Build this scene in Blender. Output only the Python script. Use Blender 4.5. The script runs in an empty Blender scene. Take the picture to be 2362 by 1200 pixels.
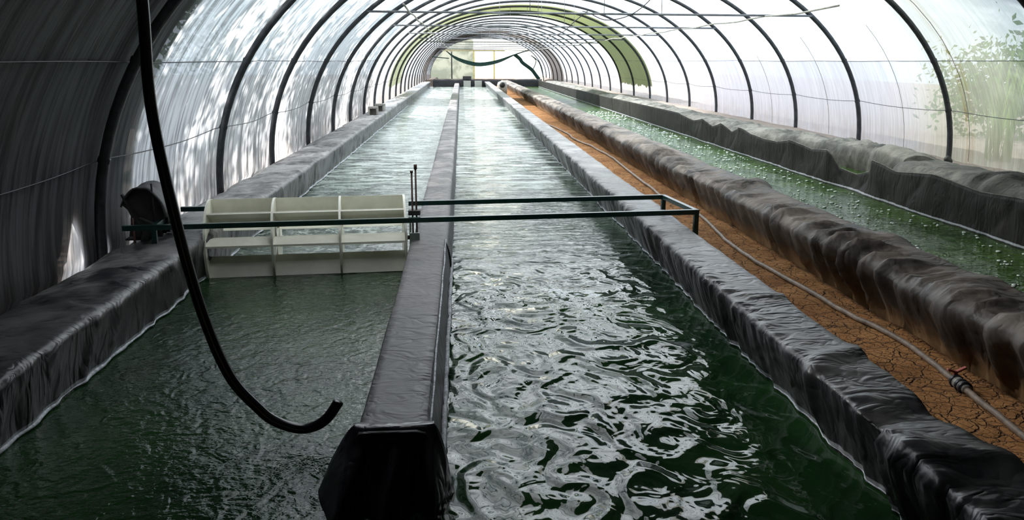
import bpy, bmesh, math, random
from mathutils import Vector, Matrix, noise
random.seed(7)
S = bpy.context.scene
COL = S.collection

# ------------------------------------------------------------ camera, sky, sun, exposure
FOC = 2000.0
PITCH = math.radians(12.9528); YAW = math.radians(3.2908)
cam = bpy.data.cameras.new('camera'); camo = bpy.data.objects.new('camera', cam); COL.objects.link(camo)
cam.sensor_fit = 'HORIZONTAL'; cam.sensor_width = 36.0; cam.lens = 36.0 * FOC / 2362.0
cam.clip_start = 0.05; cam.clip_end = 400
camo.location = (0, 0, 1.5)
camo.rotation_euler = (math.pi/2 - PITCH, 0, -YAW)
S.camera = camo
S.view_settings.view_transform = 'Standard'; S.view_settings.look = 'None'
S.view_settings.gamma = 1.0; S.view_settings.use_curve_mapping = False
S.view_settings.exposure = 0.55
w = bpy.data.worlds.new('sky'); S.world = w; w.use_nodes = True
bg = w.node_tree.nodes['Background']; bg.inputs[0].default_value = (0.80, 0.91, 1.0, 1); bg.inputs[1].default_value = 1.7
sl = bpy.data.lights.new('sun', 'SUN'); so = bpy.data.objects.new('sun', sl); COL.objects.link(so)
sl.energy = 11.5; sl.angle = math.radians(.9); sl.color = (1.0, 0.965, 0.91)
SUN = Vector((-0.66, 0.32, 0.60)).normalized()
so.rotation_euler = SUN.to_track_quat('Z', 'Y').to_euler(); so.location = (-10, 6, 15)
S.cycles.use_denoising = True
S.cycles.max_bounces = 8; S.cycles.diffuse_bounces = 4; S.cycles.glossy_bounces = 4
S.cycles.transparent_max_bounces = 16; S.cycles.sample_clamp_indirect = 6
S.cycles.caustics_reflective = False; S.cycles.caustics_refractive = False

# ------------------------------------------------------------ materials
class NT:
    def __init__(s, name):
        s.m = bpy.data.materials.new(name); s.m.use_nodes = True
        s.t = s.m.node_tree; s.t.nodes.clear()
        s.out = s.n('ShaderNodeOutputMaterial')
        s.geo = s.n('ShaderNodeNewGeometry')
        s.sep = s.n('ShaderNodeSeparateXYZ'); s.l(s.geo.outputs['Position'], s.sep.inputs[0])
        s.X, s.Y, s.Z = s.sep.outputs
        s.P = s.geo.outputs['Position']
    def n(s, k): return s.t.nodes.new(k)
    def l(s, a, b): s.t.links.new(a, b)
    def put(s, sock, v):
        if hasattr(v, 'is_output') or isinstance(v, bpy.types.NodeSocket): s.l(v, sock)
        elif isinstance(v, tuple) and len(v) == 3 and sock.type == 'RGBA': sock.default_value = (*v, 1)
        else: sock.default_value = v
    def math(s, op, a, b=0.0, clamp=False):
        n = s.n('ShaderNodeMath'); n.operation = op; n.use_clamp = clamp
        s.put(n.inputs[0], a); s.put(n.inputs[1], b); return n.outputs[0]
    def ramp(s, v, a, b, lo=0.0, hi=1.0, smooth=True):
        n = s.n('ShaderNodeMapRange'); n.interpolation_type = 'SMOOTHSTEP' if smooth else 'LINEAR'
        s.put(n.inputs[0], v); s.put(n.inputs[1], a); s.put(n.inputs[2], b); s.put(n.inputs[3], lo); s.put(n.inputs[4], hi)
        return n.outputs[0]
    def vec(s, sx=1, sy=1, sz=1, src=None):
        n = s.n('ShaderNodeMapping'); s.l(src or s.P, n.inputs[0]); n.inputs[3].default_value = (sx, sy, sz); return n.outputs[0]
    def noise(s, scale, detail=2, rough=.5, dist=0, v=None, color=False):
        n = s.n('ShaderNodeTexNoise'); s.l(v or s.P, n.inputs['Vector'])
        n.inputs['Scale'].default_value = scale; n.inputs['Detail'].default_value = detail
        n.inputs['Roughness'].default_value = rough; n.inputs['Distortion'].default_value = dist
        return n.outputs['Color' if color else 'Fac']
    def voro(s, scale, feature='DISTANCE_TO_EDGE', v=None):
        n = s.n('ShaderNodeTexVoronoi'); n.feature = feature; s.l(v or s.P, n.inputs['Vector'])
        n.inputs['Scale'].default_value = scale; return n.outputs['Distance']
    def mix(s, f, a, b, mode='MIX'):
        n = s.n('ShaderNodeMix'); n.data_type = 'RGBA'; n.blend_type = mode
        s.put(n.inputs[0], f); s.put(n.inputs[6], a); s.put(n.inputs[7], b); return n.outputs[2]
    def bump(s, h, strength=1.0, dist=0.01, normal=None):
        n = s.n('ShaderNodeBump'); s.put(n.inputs['Height'], h); s.put(n.inputs['Strength'], strength)
        s.put(n.inputs['Distance'], dist)
        if normal: s.l(normal, n.inputs['Normal'])
        return n.outputs[0]
    def pbr(s, color, rough=.5, metal=0, spec=.5, normal=None, ior=None, **kw):
        n = s.n('ShaderNodeBsdfPrincipled')
        s.put(n.inputs['Base Color'], color); s.put(n.inputs['Roughness'], rough); s.put(n.inputs['Metallic'], metal)
        s.put(n.inputs['Specular IOR Level'], spec)
        if ior: n.inputs['IOR'].default_value = ior
        if normal: s.l(normal, n.inputs['Normal'])
        return n.outputs[0]
    def mixs(s, f, a, b):
        n = s.n('ShaderNodeMixShader'); s.put(n.inputs[0], f); s.l(a, n.inputs[1]); s.l(b, n.inputs[2]); return n.outputs[0]
    def done(s, sh): s.l(sh, s.out.inputs[0]); return s.m

def simple(name, color, rough=.5, metal=0, spec=.5, var=.25, scale=9, bump=0.0):
    t = NT(name)
    nz = t.noise(scale, 4, .6)
    c2 = tuple(c*(1-var) for c in color); c1 = tuple(min(1, c*(1+var)) for c in color)
    nrm = t.bump(t.noise(scale*5, 3), .6, bump) if bump else None
    return t.done(t.pbr(t.mix(t.ramp(nz, .3, .7), c2, c1), rough, metal, spec, nrm))

def mat_film():
    t = NT('greenhouse_film')
    # fine folds running round the arch, and grime along them
    wob = t.noise(.9, 2, .5)
    v = t.vec(1.2, 16, 1.2)
    st = t.noise(1.0, 4, .62, .3, v)
    st2 = t.noise(1.0, 3, .6, .2, t.vec(.9, 55, .9))
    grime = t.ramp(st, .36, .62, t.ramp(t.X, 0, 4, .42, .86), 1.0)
    grime = t.math('MULTIPLY', grime, t.ramp(st2, .35, .6, .84, 1.0))
    # lower panel sheets are of a duller, slightly lilac plastic; base splashed with soil
    low = t.ramp(t.Z, 1.49, 1.51, 1.0, 0.0)
    base = t.mix(low, (.90, .93, .96), t.mix(t.ramp(t.X, 0, 4), (.70, .72, .76), (.66, .625, .67)))
    plant_shade = t.math('MULTIPLY', t.ramp(t.Y, 11.5, 12.2, 1, 0), t.ramp(t.X, 3.5, 4.5, 0, .9))
    base = t.mix(plant_shade, base, t.mix(t.ramp(t.noise(1.6, 4, .6, .8), .4, .62), (.09, .115, .075), (.30, .30, .255)))  # olive blotches paint the shade of plants outside the near right bay
    # yellowed sheet around one bay on the right
    yel = t.math('MULTIPLY', t.ramp(t.Y, 9.3, 10.4, 0, 1), t.ramp(t.Y, 11.6, 12.8, 1, 0))
    yel = t.math('MULTIPLY', yel, t.ramp(t.X, 3, 4, 0, 1))
    base = t.mix(t.math('MULTIPLY', yel, .65), base, (.62, .58, .45))
    rst = t.math('MULTIPLY', t.ramp(t.math('ABSOLUTE', t.math('SUBTRACT', t.Y, 11.08)), .05, .22, 1, 0), t.ramp(t.noise(1.0, 3, .6, 0, t.vec(1, 30, 1.5)), .38, .6))
    rst = t.math('MULTIPLY', rst, t.ramp(t.X, 3, 4))
    base = t.mix(t.math('MULTIPLY', rst, .85), base, (.34, .25, .12))
    soil = t.math('MULTIPLY', t.ramp(t.Z, .15, .75, 1, 0), t.ramp(t.noise(5, 4, .6), .3, .7, .3, 1))
    base = t.mix(t.math('MULTIPLY', soil, .55), base, (.52, .40, .33))
    # one dyed green bay and one greyer sheet at the far end
    jag = t.math('ADD', t.Z, t.math('MULTIPLY', t.noise(2.5, 2), .3))
    gz = t.math('MULTIPLY', t.ramp(t.Y, 30.4, 30.5), t.ramp(t.Y, 36.4, 36.5, 1, 0))
    gz = t.math('MULTIPLY', gz, t.ramp(jag, .72, .76))
    base = t.mix(gz, base, (.17, .19, .09))
    gy = t.math('MULTIPLY', t.ramp(t.Y, 57.0, 57.1), t.ramp(t.Y, 65, 65.1, 1, 0))
    base = t.mix(gy, base, (.26, .23, .21))
    base = t.mix(t.ramp(t.X, -2.2, 1.6, .30, 0), base, (.20, .215, .235))  # left film darkened in colour to stand in for tree shade
    colr = t.mix(1.0, base, grime, 'MULTIPLY')
    nrm = t.bump(t.math('ADD', st, t.math('MULTIPLY', st2, .35)), .7, .02)
    d = t.n('ShaderNodeBsdfDiffuse'); t.l(colr, d.inputs[0]); t.l(nrm, d.inputs[2])
    tr = t.n('ShaderNodeBsdfTranslucent'); t.l(colr, tr.inputs[0]); t.l(nrm, tr.inputs[1])
    tp = t.n('ShaderNodeBsdfTransparent'); tp.inputs[0].default_value = (.95, .97, 1, 1)
    g = t.n('ShaderNodeBsdfGlossy'); g.inputs[1].default_value = .32; g.inputs[0].default_value = (.9, .9, .9, 1); t.l(nrm, g.inputs[2])
    a = t.mixs(.84, d.outputs[0], tr.outputs[0])
    clear = t.math('ADD', .07, t.math('MULTIPLY', t.ramp(t.Y, 22, 26, 0, 1), .58))
    clear = t.math('ADD', clear, t.math('MULTIPLY', t.ramp(t.X, 4, 5), t.ramp(t.Y, 12, 14, .15, 0)))
    clear = t.math('MULTIPLY', clear, t.math('SUBTRACT', 1, t.math('MAXIMUM', gz, gy)))
    a = t.mixs(clear, a, tp.outputs[0])
    a = t.mixs(.04, a, g.outputs[0])
    return t.done(a)

def mat_water(kind):
    t = NT('water_' + kind)
    if kind == 'raceway':
        leftch = t.ramp(t.X, -.3, -.2, 1, 0)
        big = t.noise(4.6, .7, .45, 1.5, t.vec(1, .62, 1))
        med = t.noise(10.0, 1.2, .5, 1.2, t.vec(1, .75, 1))
        fine = t.noise(34, 2, .55, .2, t.vec(1, 1.3, 1))
        chop = t.noise(6.0, 3, .58, .7, t.vec(.55, 1.7, 1))
        farw = t.ramp(t.Y, 5.4, 8.0)
        near_r = t.math('MULTIPLY', t.math('ADD', big, t.math('MULTIPLY', med, .15)), 1.75)
        near_l = t.math('ADD', t.math('MULTIPLY', med, .42), t.math('MULTIPLY', fine, .16))
        near = t.n('ShaderNodeMix'); t.l(leftch, near.inputs[0]); t.l(near_r, near.inputs[2]); t.l(near_l, near.inputs[3])
        h = t.n('ShaderNodeMix'); t.l(farw, h.inputs[0]); t.l(near.outputs[0], h.inputs[2]); t.l(t.math('MULTIPLY', chop, t.ramp(t.Y, 8, 19, 1.4, .32)), h.inputs[3])
        edge = t.ramp(t.X, 1.2, 1.42, 1.0, .25)
        nrm = t.bump(t.math('MULTIPLY', h.outputs[0], edge), 1.0, .030)
        # pale foam whipped up beyond the wheel in the left channel, and foam-like whitening painted as glare along both channels far off
        foam_glare = t.math('MULTIPLY', t.ramp(t.noise(3.2, 6, .68, 1.2, t.vec(1.2, .8, 1)), .42, .62), t.ramp(t.Y, 6.5, 7.2))
        tex = t.ramp(t.noise(13, 5, .75, .8), .44, .56, .05, 1)
        foam_glare = t.math('MULTIPLY', t.math('MULTIPLY', foam_glare, tex), .62)
        far_glare = t.math('MULTIPLY', t.ramp(t.noise(4.0, 5, .66, .6, t.vec(.45, 1.5, 1)), .45, .60), t.ramp(t.Y, 7.5, 13, 0, .8))
        foam_glare = t.math('MULTIPLY', foam_glare, t.math('ADD', t.math('MULTIPLY', leftch, .85), .15))
        foam_glare = t.math('MAXIMUM', foam_glare, far_glare)
        near_f = t.math('MULTIPLY', t.ramp(t.noise(4.5, 5, .65, 1.5), .63, .70), t.ramp(t.Y, 3, 5, .10, .28))
        foam_glare = t.math('MAXIMUM', foam_glare, near_f)
        deep = t.mix(t.ramp(t.noise(1.1, 2), .35, .65), (.006, .022, .009), (.013, .044, .012))
        col = t.mix(foam_glare, deep, (.66, .74, .68))
        return t.done(t.pbr(col, t.math('ADD', .03, t.math('MULTIPLY', foam_glare, .4)), 0, .5, nrm, ior=1.333))
    chop = t.noise(9, 3, .6, .6, t.vec(.8, 1.3, 1))
    nrm = t.bump(chop, 1.0, .034)
    deep = t.mix(t.ramp(t.noise(1.5, 3), .35, .65), (.026, .070, .008), (.050, .112, .013))
    return t.done(t.pbr(deep, .05, 0, .5, nrm, ior=1.333))

def mat_liner(name, dark, dust_light, dust_light_amt=.5, rough=.38, crust=True, soiltop=0.0, spec=.32, near=.12):
    t = NT(name)
    n1 = t.noise(2.2, 5, .62, .3); n2 = t.noise(14, 4, .65)
    up = t.n('ShaderNodeSeparateXYZ'); t.l(t.geo.outputs['Normal'], up.inputs[0])
    upz = t.ramp(up.outputs[2], .25, .9, .35, 1.0)
    d = t.math('MULTIPLY', t.math('MULTIPLY', t.ramp(t.math('ADD', t.math('MULTIPLY', n1, .7), t.math('MULTIPLY', n2, .3)), .36, .62), upz), t.math('MULTIPLY', t.ramp(t.math('ADD', t.Y, t.math('MULTIPLY', t.noise(1.3, 3), 2.5)), 3.5, 11, near, 1.0), dust_light_amt))  # patchy dust; the depth ramp paints light falloff, dark near and pale far
    c = t.mix(d, dark, dust_light)
    if crust:
        cz = t.math('SUBTRACT', t.math('ABSOLUTE', t.math('SUBTRACT', t.Z, .022)), t.math('MULTIPLY', t.noise(11, 4, .6), .016))
        c = t.mix(t.math('MULTIPLY', t.ramp(cz, -.002, .004, 1, 0), .85), c, (.40, .42, .45))
    if soiltop:
        c = t.mix(t.math('MULTIPLY', t.ramp(t.math('ADD', t.Z, t.math('MULTIPLY', n1, .12)), .10, .24, 1, 0), soiltop), c, (.24, .135, .06))
    r = t.math('ADD', rough, t.math('MULTIPLY', d, .35))
    v = t.vec(1.3, 2.0, .8)
    cr = t.math('ABSOLUTE', t.math('SUBTRACT', t.noise(5, 2, .5, .7, v), .5))
    nrm = t.bump(t.math('ADD', cr, t.math('MULTIPLY', n2, .10)), .7, .034)
    return t.done(t.pbr(c, r, 0, spec, nrm))

def mat_soil():
    t = NT('cracked_clay')
    warp = t.n('ShaderNodeVectorMath'); warp.operation = 'ADD'
    sc = t.n('ShaderNodeVectorMath'); sc.operation = 'SCALE'; t.l(t.noise(7, 3, .6, 0, None, True), sc.inputs[0]); sc.inputs['Scale'].default_value = .09
    t.l(t.P, warp.inputs[0]); t.l(sc.outputs[0], warp.inputs[1])
    crack = t.ramp(t.voro(9.5, v=warp.outputs[0]), .0, .045)
    crack2 = t.ramp(t.voro(24, v=warp.outputs[0]), .0, .06)
    n1 = t.noise(2.4, 5, .6); n2 = t.noise(38, 4, .7)
    c = t.mix(t.ramp(n1, .32, .66), (.24, .105, .032), (.42, .21, .078))
    c = t.mix(t.ramp(n2, .35, .7), t.mix(.35, c, (.16, .07, .03)), c)
    ck = t.math('MULTIPLY', crack, t.math('ADD', .5, t.math('MULTIPLY', crack2, .5)))
    c = t.mix(t.ramp(ck, 0, 1, .75, 0), c, (.07, .035, .018))
    c = t.mix(t.ramp(t.X, 1.0, 1.2, .93, 0), c, (.15, .125, .11))
    c = t.mix(t.ramp(t.X, 4.3, 4.5, 0, .85), c, (.36, .325, .29))
    h = t.math('ADD', ck, t.math('ADD', t.math('MULTIPLY', n2, .6), n1))
    return t.done(t.pbr(c, .92, 0, .2, t.bump(h, .8, .02)))

M = {}
M['film'] = mat_film()
M['water'] = mat_water('raceway'); M['water_r'] = mat_water('right')
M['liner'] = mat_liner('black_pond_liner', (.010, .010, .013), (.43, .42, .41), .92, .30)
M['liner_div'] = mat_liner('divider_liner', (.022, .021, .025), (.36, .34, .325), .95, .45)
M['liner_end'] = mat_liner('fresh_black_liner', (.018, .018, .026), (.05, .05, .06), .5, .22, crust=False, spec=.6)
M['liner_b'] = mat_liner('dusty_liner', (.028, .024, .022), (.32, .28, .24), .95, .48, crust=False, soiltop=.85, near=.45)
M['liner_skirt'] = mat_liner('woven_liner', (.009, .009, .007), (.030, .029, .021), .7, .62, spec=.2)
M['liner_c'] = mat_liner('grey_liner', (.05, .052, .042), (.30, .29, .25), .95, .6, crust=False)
M['soil'] = mat_soil()
M['steel'] = simple('weathered_steel', (.035, .038, .042), .45, .3, .5, .3, 14)
M['tie'] = simple('tie_steel', (.13, .14, .15), .5, .3)
M['purlin'] = simple('pale_purlin', (.34, .33, .28), .6)
M['green'] = simple('green_paint', (.006, .032, .026), .28, 0, .6, .35, 30)
M['wheel'] = simple('cream_plastic', (.90, .89, .77), .35, 0, .5, .08, 6)
M['shaft'] = simple('rusty_shaft', (.16, .12, .09), .5, .5, .5, .4, 30)
M['rod'] = simple('rusty_rod', (.10, .055, .045), .6, .3, .5, .4, 40)
M['plate'] = simple('pale_green_plate', (.24, .30, .26), .5)
M['rubber'] = simple('black_hose', (.010, .010, .014), .26, 0, .6, .2)
M['pipe'] = simple('dusty_pipe', (.17, .13, .10), .55, 0, .4, .3, 20)
M['valve'] = simple('valve_plastic', (.25, .24, .22), .5)
M['valve_dark'] = simple('valve_ring', (.02, .02, .025), .4)
M['valve_red'] = simple('valve_handle', (.42, .12, .09), .45)
M['block'] = simple('concrete_block', (.34, .33, .30), .9, 0, .2, .2, 20, .01)
M['bucket'] = simple('bucket_plastic', (.30, .28, .25), .5)
M['dark'] = simple('dark_inside', (.015, .015, .015), .7)
M['motor'] = simple('motor_cover', (.045, .043, .042), .6, 0, .4, .3, 12)
M['net'] = simple('shade_net_green', (.012, .060, .052), .8)
M['tarp'] = simple('shade_tarp', (.05, .055, .05), .8)
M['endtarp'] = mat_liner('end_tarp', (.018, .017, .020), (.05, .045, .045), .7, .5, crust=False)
M['bark'] = simple('bark', (.14, .10, .07), .9, 0, .2, .3, 8, .02)
M['stone'] = simple('stone', (.38, .37, .33), .9, 0, .2, .3, 20, .01)
M['grass'] = simple('outside_ground', (.20, .22, .10), .95, 0, .1, .4, 2)
def mat_leaf(name, c):
    t = NT(name); col = t.mix(t.ramp(t.noise(3, 2), .35, .65), tuple(x*.6 for x in c), c)
    d = t.n('ShaderNodeBsdfDiffuse'); t.l(col, d.inputs[0]); tr = t.n('ShaderNodeBsdfTranslucent'); t.l(col, tr.inputs[0])
    return t.done(t.mixs(.35, d.outputs[0], tr.outputs[0]))
M['leaf'] = mat_leaf('leaf', (.10, .20, .04)); M['leaf2'] = mat_leaf('reed_leaf', (.20, .34, .05))
def mat_end():
    t = NT('end_film')
    n1 = t.noise(1.2, 3, .6, .6)
    c = t.mix(t.ramp(n1, .4, .6), (.38, .40, .34), (.52, .53, .46))
    c = t.mix(t.ramp(t.X, 1.0, 1.1), c, (.95, .93, .80))
    d = t.n('ShaderNodeBsdfDiffuse'); t.l(c, d.inputs[0]); tr = t.n('ShaderNodeBsdfTranslucent'); t.l(c, tr.inputs[0])
    tp = t.n('ShaderNodeBsdfTransparent')
    a = t.mixs(.8, d.outputs[0], tr.outputs[0])
    return t.done(t.mixs(t.ramp(t.X, 1.0, 1.1, .1, .55), a, tp.outputs[0]))
M['end'] = mat_end()
M['yellow'] = simple('yellow_frame', (.50, .42, .10), .6)
def mat_foam():
    t = NT('foam'); return t.done(t.pbr((.74, .80, .76), .25, 0, .5))
M['foam'] = mat_foam()

# ------------------------------------------------------------ helpers
def obj(name, bm_or_data, m, parent=None, smooth=True):
    me = bpy.data.meshes.new(name)
    if isinstance(bm_or_data, bmesh.types.BMesh):
        bmesh.ops.recalc_face_normals(bm_or_data, faces=bm_or_data.faces[:])
        bm_or_data.to_mesh(me); bm_or_data.free()
    else:
        me.from_pydata(*[bm_or_data[0], [], bm_or_data[1]])
    me.materials.append(M[m] if isinstance(m, str) else m)
    if smooth: me.polygons.foreach_set('use_smooth', [True]*len(me.polygons))
    me.update()
    o = bpy.data.objects.new(name, me); COL.objects.link(o)
    if parent: o.parent = parent
    return o
def tag(o, label=None, cat=None, group=None, kind=None):
    if label: o['label'] = label
    if cat: o['category'] = cat
    if group: o['group'] = group
    if kind: o['kind'] = kind
    return o
def empty(name, loc, label, cat, group=None, rz=0):
    o = bpy.data.objects.new(name, None); COL.objects.link(o); o.location = loc; o.rotation_euler = (0, 0, rz)
    o.empty_display_size = .1
    return tag(o, label, cat, group)
def add_box(bm, c, s, rot=None, bev=0.0):
    r = bmesh.ops.create_cube(bm, size=1.0)
    vs = r['verts']
    mt = Matrix.Translation(c) @ (rot.to_4x4() if rot else Matrix.Identity(4)) @ Matrix.Diagonal((*s, 1))
    bmesh.ops.transform(bm, matrix=mt, verts=vs)
    if bev:
        es = list({e for v in vs for e in v.link_edges})
        bmesh.ops.bevel(bm, geom=es, offset=bev, segments=2, affect='EDGES', profile=.6)
def add_tube(bm, pts, r, n=8, cap=True, flat=None):
    pts = [Vector(p) for p in pts]; rings = []
    up = Vector((0, 0, 1))
    rr = r if isinstance(r, (list, tuple)) else [r]*len(pts)
    prev = None
    for i, p in enumerate(pts):
        d = (pts[min(i+1, len(pts)-1)] - pts[max(i-1, 0)]).normalized()
        if prev is None:
            a = d.cross(up if abs(d.z) < .95 else Vector((1, 0, 0))).normalized()
        else:
            a = (prev - d*prev.dot(d)).normalized()
        prev = a; b = d.cross(a)
        rings.append([bm.verts.new(p + a*math.cos(2*math.pi*k/n)*rr[i] + b*math.sin(2*math.pi*k/n)*rr[i]) for k in range(n)])
    for i in range(len(rings)-1):
        for k in range(n):
            bm.faces.new((rings[i][k], rings[i][(k+1) % n], rings[i+1][(k+1) % n], rings[i+1][k]))
    if cap: bm.faces.new(rings[0][::-1]); bm.faces.new(rings[-1])
def tube(name, pts, r, m, parent=None, n=8):
    bm = bmesh.new(); add_tube(bm, pts, r, n); return obj(name, bm, m, parent)
def box(name, c, s, m, parent=None, rot=None, bev=.004):
    bm = bmesh.new(); add_box(bm, Vector(c), s, rot, bev); return obj(name, bm, m, parent, False)
def smooth_path(pts, sub=8):
    P = [Vector(p) for p in pts]; out = []
    for i in range(len(P)-1):
        p0 = P[max(i-1, 0)]; p1 = P[i]; p2 = P[i+1]; p3 = P[min(i+2, len(P)-1)]
        for k in range(sub):
            t = k/sub
            out.append(.5*((2*p1)+(-p0+p2)*t+(2*p0-5*p1+4*p2-p3)*t*t+(-p0+3*p1-3*p2+p3)*t**3))
    out.append(P[-1]); return out
def grid(name, nu, nv, f, m, parent=None, solid=0):
    vs = [f(i/(nu-1), j/(nv-1)) for j in range(nv) for i in range(nu)]
    fs = [(j*nu+i, j*nu+i+1, (j+1)*nu+i+1, (j+1)*nu+i) for j in range(nv-1) for i in range(nu-1)]
    o = obj(name, (vs, fs), m, parent)
    if solid:
        md = o.modifiers.new('thickness', 'SOLIDIFY'); md.thickness = solid; md.offset = 0
    return o
def nz(x, y=0, z=0): return noise.noise(Vector((x, y, z)))
def ridge(x, y=0, z=0): return 1 - min(1, abs(nz(x, y, z))*3.2)

# ------------------------------------------------------------ tunnel section
CX, AX, BZ, Z0 = 2.07, 4.54, 3.10, 0.20
def arch(t, off=0.0):        # t 0..1 from the left foot to the right foot
    a = math.pi*(1-t); c, s = math.cos(a), math.sin(a); e = 2/2.12
    return (CX + (AX+off)*math.copysign(abs(c)**e, c), Z0 + (BZ+off)*abs(s)**e)
def arch_t_at(z, side, off=0.0):
    lo, hi = 0.0, .5
    for _ in range(40):
        mid = (lo+hi)/2
        if arch(mid, off)[1] < z: lo = mid
        else: hi = mid
    return lo if side < 0 else 1-lo
HOOPS = [5.95, 8.95, 11.45, 14.2, 17.0, 19.65, 22.5, 25.2, 28.0, 30.6, 33.5, 36.2, 38.9, 41.6, 44.3, 47, 49.7, 52.4, 55.1, 57.8, 60.5, 63.2, 65.9, 68.6, 71.3]
FAR = 73.0

def film_sheet(name, t0, t1, y0, y1, off, nt, m, foot=None):
    ys = []; y = y0
    while y < y1: ys.append(y); y += .045 if y < 14 else (.09 if y < 30 else .3)
    ys.append(y1)
    vs = []; fs = []
    for y in ys:
        k = 0
        # sag between hoops
        hs = [h for h in [.5, 3.2]+HOOPS+[FAR] if h <= y]; a = hs[-1] if hs else y-1
        hb = [h for h in [.5, 3.2]+HOOPS+[FAR] if h > y]; b = hb[0] if hb else y+1
        sag = math.sin(math.pi*max(0, min(1, (y-a)/(b-a))))
        for i in range(nt+1):
            t = t0 + (t1-t0)*i/nt
            x, z = arch(t, off - .035*sag)
            amp = .010 if y < 30 else .004
            d = amp*(nz(y*4.5, t*5, 3)+.6*nz(y*11, t*6, 9)) * (1 if foot is None else 1)
            n = Vector((x-CX, 0, (z-Z0+.3)*1.5)).normalized()
            vs.append((x+n.x*d, y, z+n.z*d))
    for j in range(len(ys)-1):
        for i in range(nt):
            a = j*(nt+1)+i; fs.append((a, a+1, a+nt+2, a+nt+1))
    return obj(name, (vs, fs), m)
FO = .065
tl = arch_t_at(1.5, -1, FO); tr_ = arch_t_at(1.5, 1, FO)
def foot_sheet(side):
    # side walls reach down into the soil
    t_lo = 0 if side < 0 else 1
    ys = []; y = -3.0
    while y < FAR: ys.append(y); y += .045 if y < 14 else (.09 if y < 30 else .3)
    ys.append(FAR); vs = []; fs = []
    prof = []
    for i in range(15):
        t = (tl*i/14) if side < 0 else 1-(1-tr_)*i/14
        prof.append(t)
    for y in ys:
        hs = [h for h in [.5, 3.2]+HOOPS+[FAR] if h <= y]; a = hs[-1] if hs else y-1
        hb = [h for h in [.5, 3.2]+HOOPS+[FAR] if h > y]; b = hb[0] if hb else y+1
        sag = math.sin(math.pi*max(0, min(1, (y-a)/(b-a))))
        for i in range(18):
            if i < 3:
                x, z = arch(t_lo, FO); z = -.05 + .08*i; t = t_lo; x += side*.01*(3-i)
            else:
                t = prof[i-3]; x, z = arch(t, FO-.035*sag)
            d = .010*(nz(y*4.5, t*5, 3)+.6*nz(y*11, t*6, 9))
            vs.append((x+side*d, y, z))
    for j in range(len(ys)-1):
        for i in range(17):
            a = j*18+i; fs.append((a, a+1, a+19, a+18))
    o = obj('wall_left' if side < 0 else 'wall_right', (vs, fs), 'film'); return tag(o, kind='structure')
foot_sheet(-1); foot_sheet(1)
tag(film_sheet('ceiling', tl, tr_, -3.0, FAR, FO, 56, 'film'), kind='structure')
# back wall behind the photographer, dark cloth
def endcap(name, y, m, off):
    vs = []; n = 40
    for i in range(n+1):
        x, z = arch(i/n, off); vs.append((x, y, z))
    vs = [(vs[0][0], y, 0)] + vs + [(vs[-1][0], y, 0)]
    vs2 = [(x, y+.01, z) for x, y, z in vs]; k = len(vs)
    fs = [tuple(range(k))[::-1], tuple(range(k, 2*k))] + [(i, (i+1) % k, k+(i+1) % k, k+i) for i in range(k)]
    o = obj(name, (vs+vs2, fs), m, None, False); return tag(o, kind='structure')
endcap('wall_back', -3.0, 'tarp', FO)
endcap('wall_far', FAR, 'end', FO)

# seams of the side sheets (thin wires along the tunnel)
k = 1
for side in (-1, 1):
    for z, lab in ((1.5, 'u'), (.85, 'l')):
        pts = []
        y = -2.9
        while y < 72.8:
            hs = [h for h in [.5, 3.2]+HOOPS+[FAR] if h <= y]; a = hs[-1] if hs else y-1
            hb = [h for h in [.5, 3.2]+HOOPS+[FAR] if h > y]; b = hb[0]
            sag = math.sin(math.pi*max(0, min(1, (y-a)/(b-a))))
            x, zz = arch(arch_t_at(z, side, FO-.035*sag), FO-.035*sag-.014)
            pts.append((x, y, zz + .012*nz(y*.8, z)-(.03*sag if lab == 'l' else 0))); y += .3
        tag(tube(f'trim_{k}', pts, .0045, 'steel', n=5), kind='structure'); k += 1

# ------------------------------------------------------------ ground
def floor_profile(y):
    return [(-30, .05), (-2.75, .08), (-2.42, .14), (-2.15, .17), (-1.98, .17), (-1.93, -.30), (1.52, -.30), (1.58, .04), (2.42, .05), (2.50, -.30), (4.7, -.30),
            (4.75, -.30), (5.55, -.28), (5.97, .12), (6.3, .20), (6.62, .20), (6.9, .12), (30, .05)]
ys = [-12, -3, 0]; y = 1.0
while y < 12: ys.append(y); y += .06
while y < 52: ys.append(y); y += .4
ys += [60, 66, 74, 95]
vs = []; fs = []
xs = []
P0 = floor_profile(0)
def prof_z(x):
    for (a, za), (b, zb) in zip(P0, P0[1:]):
        if a <= x <= b: return za+(zb-za)*(x-a)/(b-a)
    return P0[-1][1]
xs = sorted(set([p[0] for p in P0] + [1.58+.04*i for i in range(1, 21)] + [-2.7+.06*i for i in range(1, 12)] + [5.8+.08*i for i in range(9)]))
for y in ys:
    for x in xs:
        z = prof_z(x)
        if y > 53 and z < .0: z = .04
        z += .012*nz(x*5, y*5) + .02*nz(x*1.6, y*1.3, 5)
        vs.append((x, y, z))
n = len(xs)
for j in range(len(ys)-1):
    for i in range(n-1):
        a = j*n+i; fs.append((a, a+1, a+n+1, a+n))
tag(obj('floor', (vs, fs), 'soil'), kind='structure')

# ------------------------------------------------------------ water
def water(name, x0, x1, y0, y1, m, lab):
    nx, ny = 24, 120
    def f(u, v):
        y = y0+(y1-y0)*v**1.6; x = x0+(x1-x0)*u
        a = .006 if m == 'water' else .003
        return (x, y, a*nz(x*2.1, y*2.1)+a*.6*nz(x*5, y*5, 4))
    o = grid(name, nx, ny, f, m); return tag(o, lab, 'water', kind='stuff')
water('raceway_water', -1.95, 1.55, .6, 52.4, 'water', 'dark green rippling water filling the two channels either side of the low divider wall')
water('channel_water', 2.6, 5.80, -2.8, 52.4, 'water_r', 'brighter green algae water in the channel along the right wall')

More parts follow.
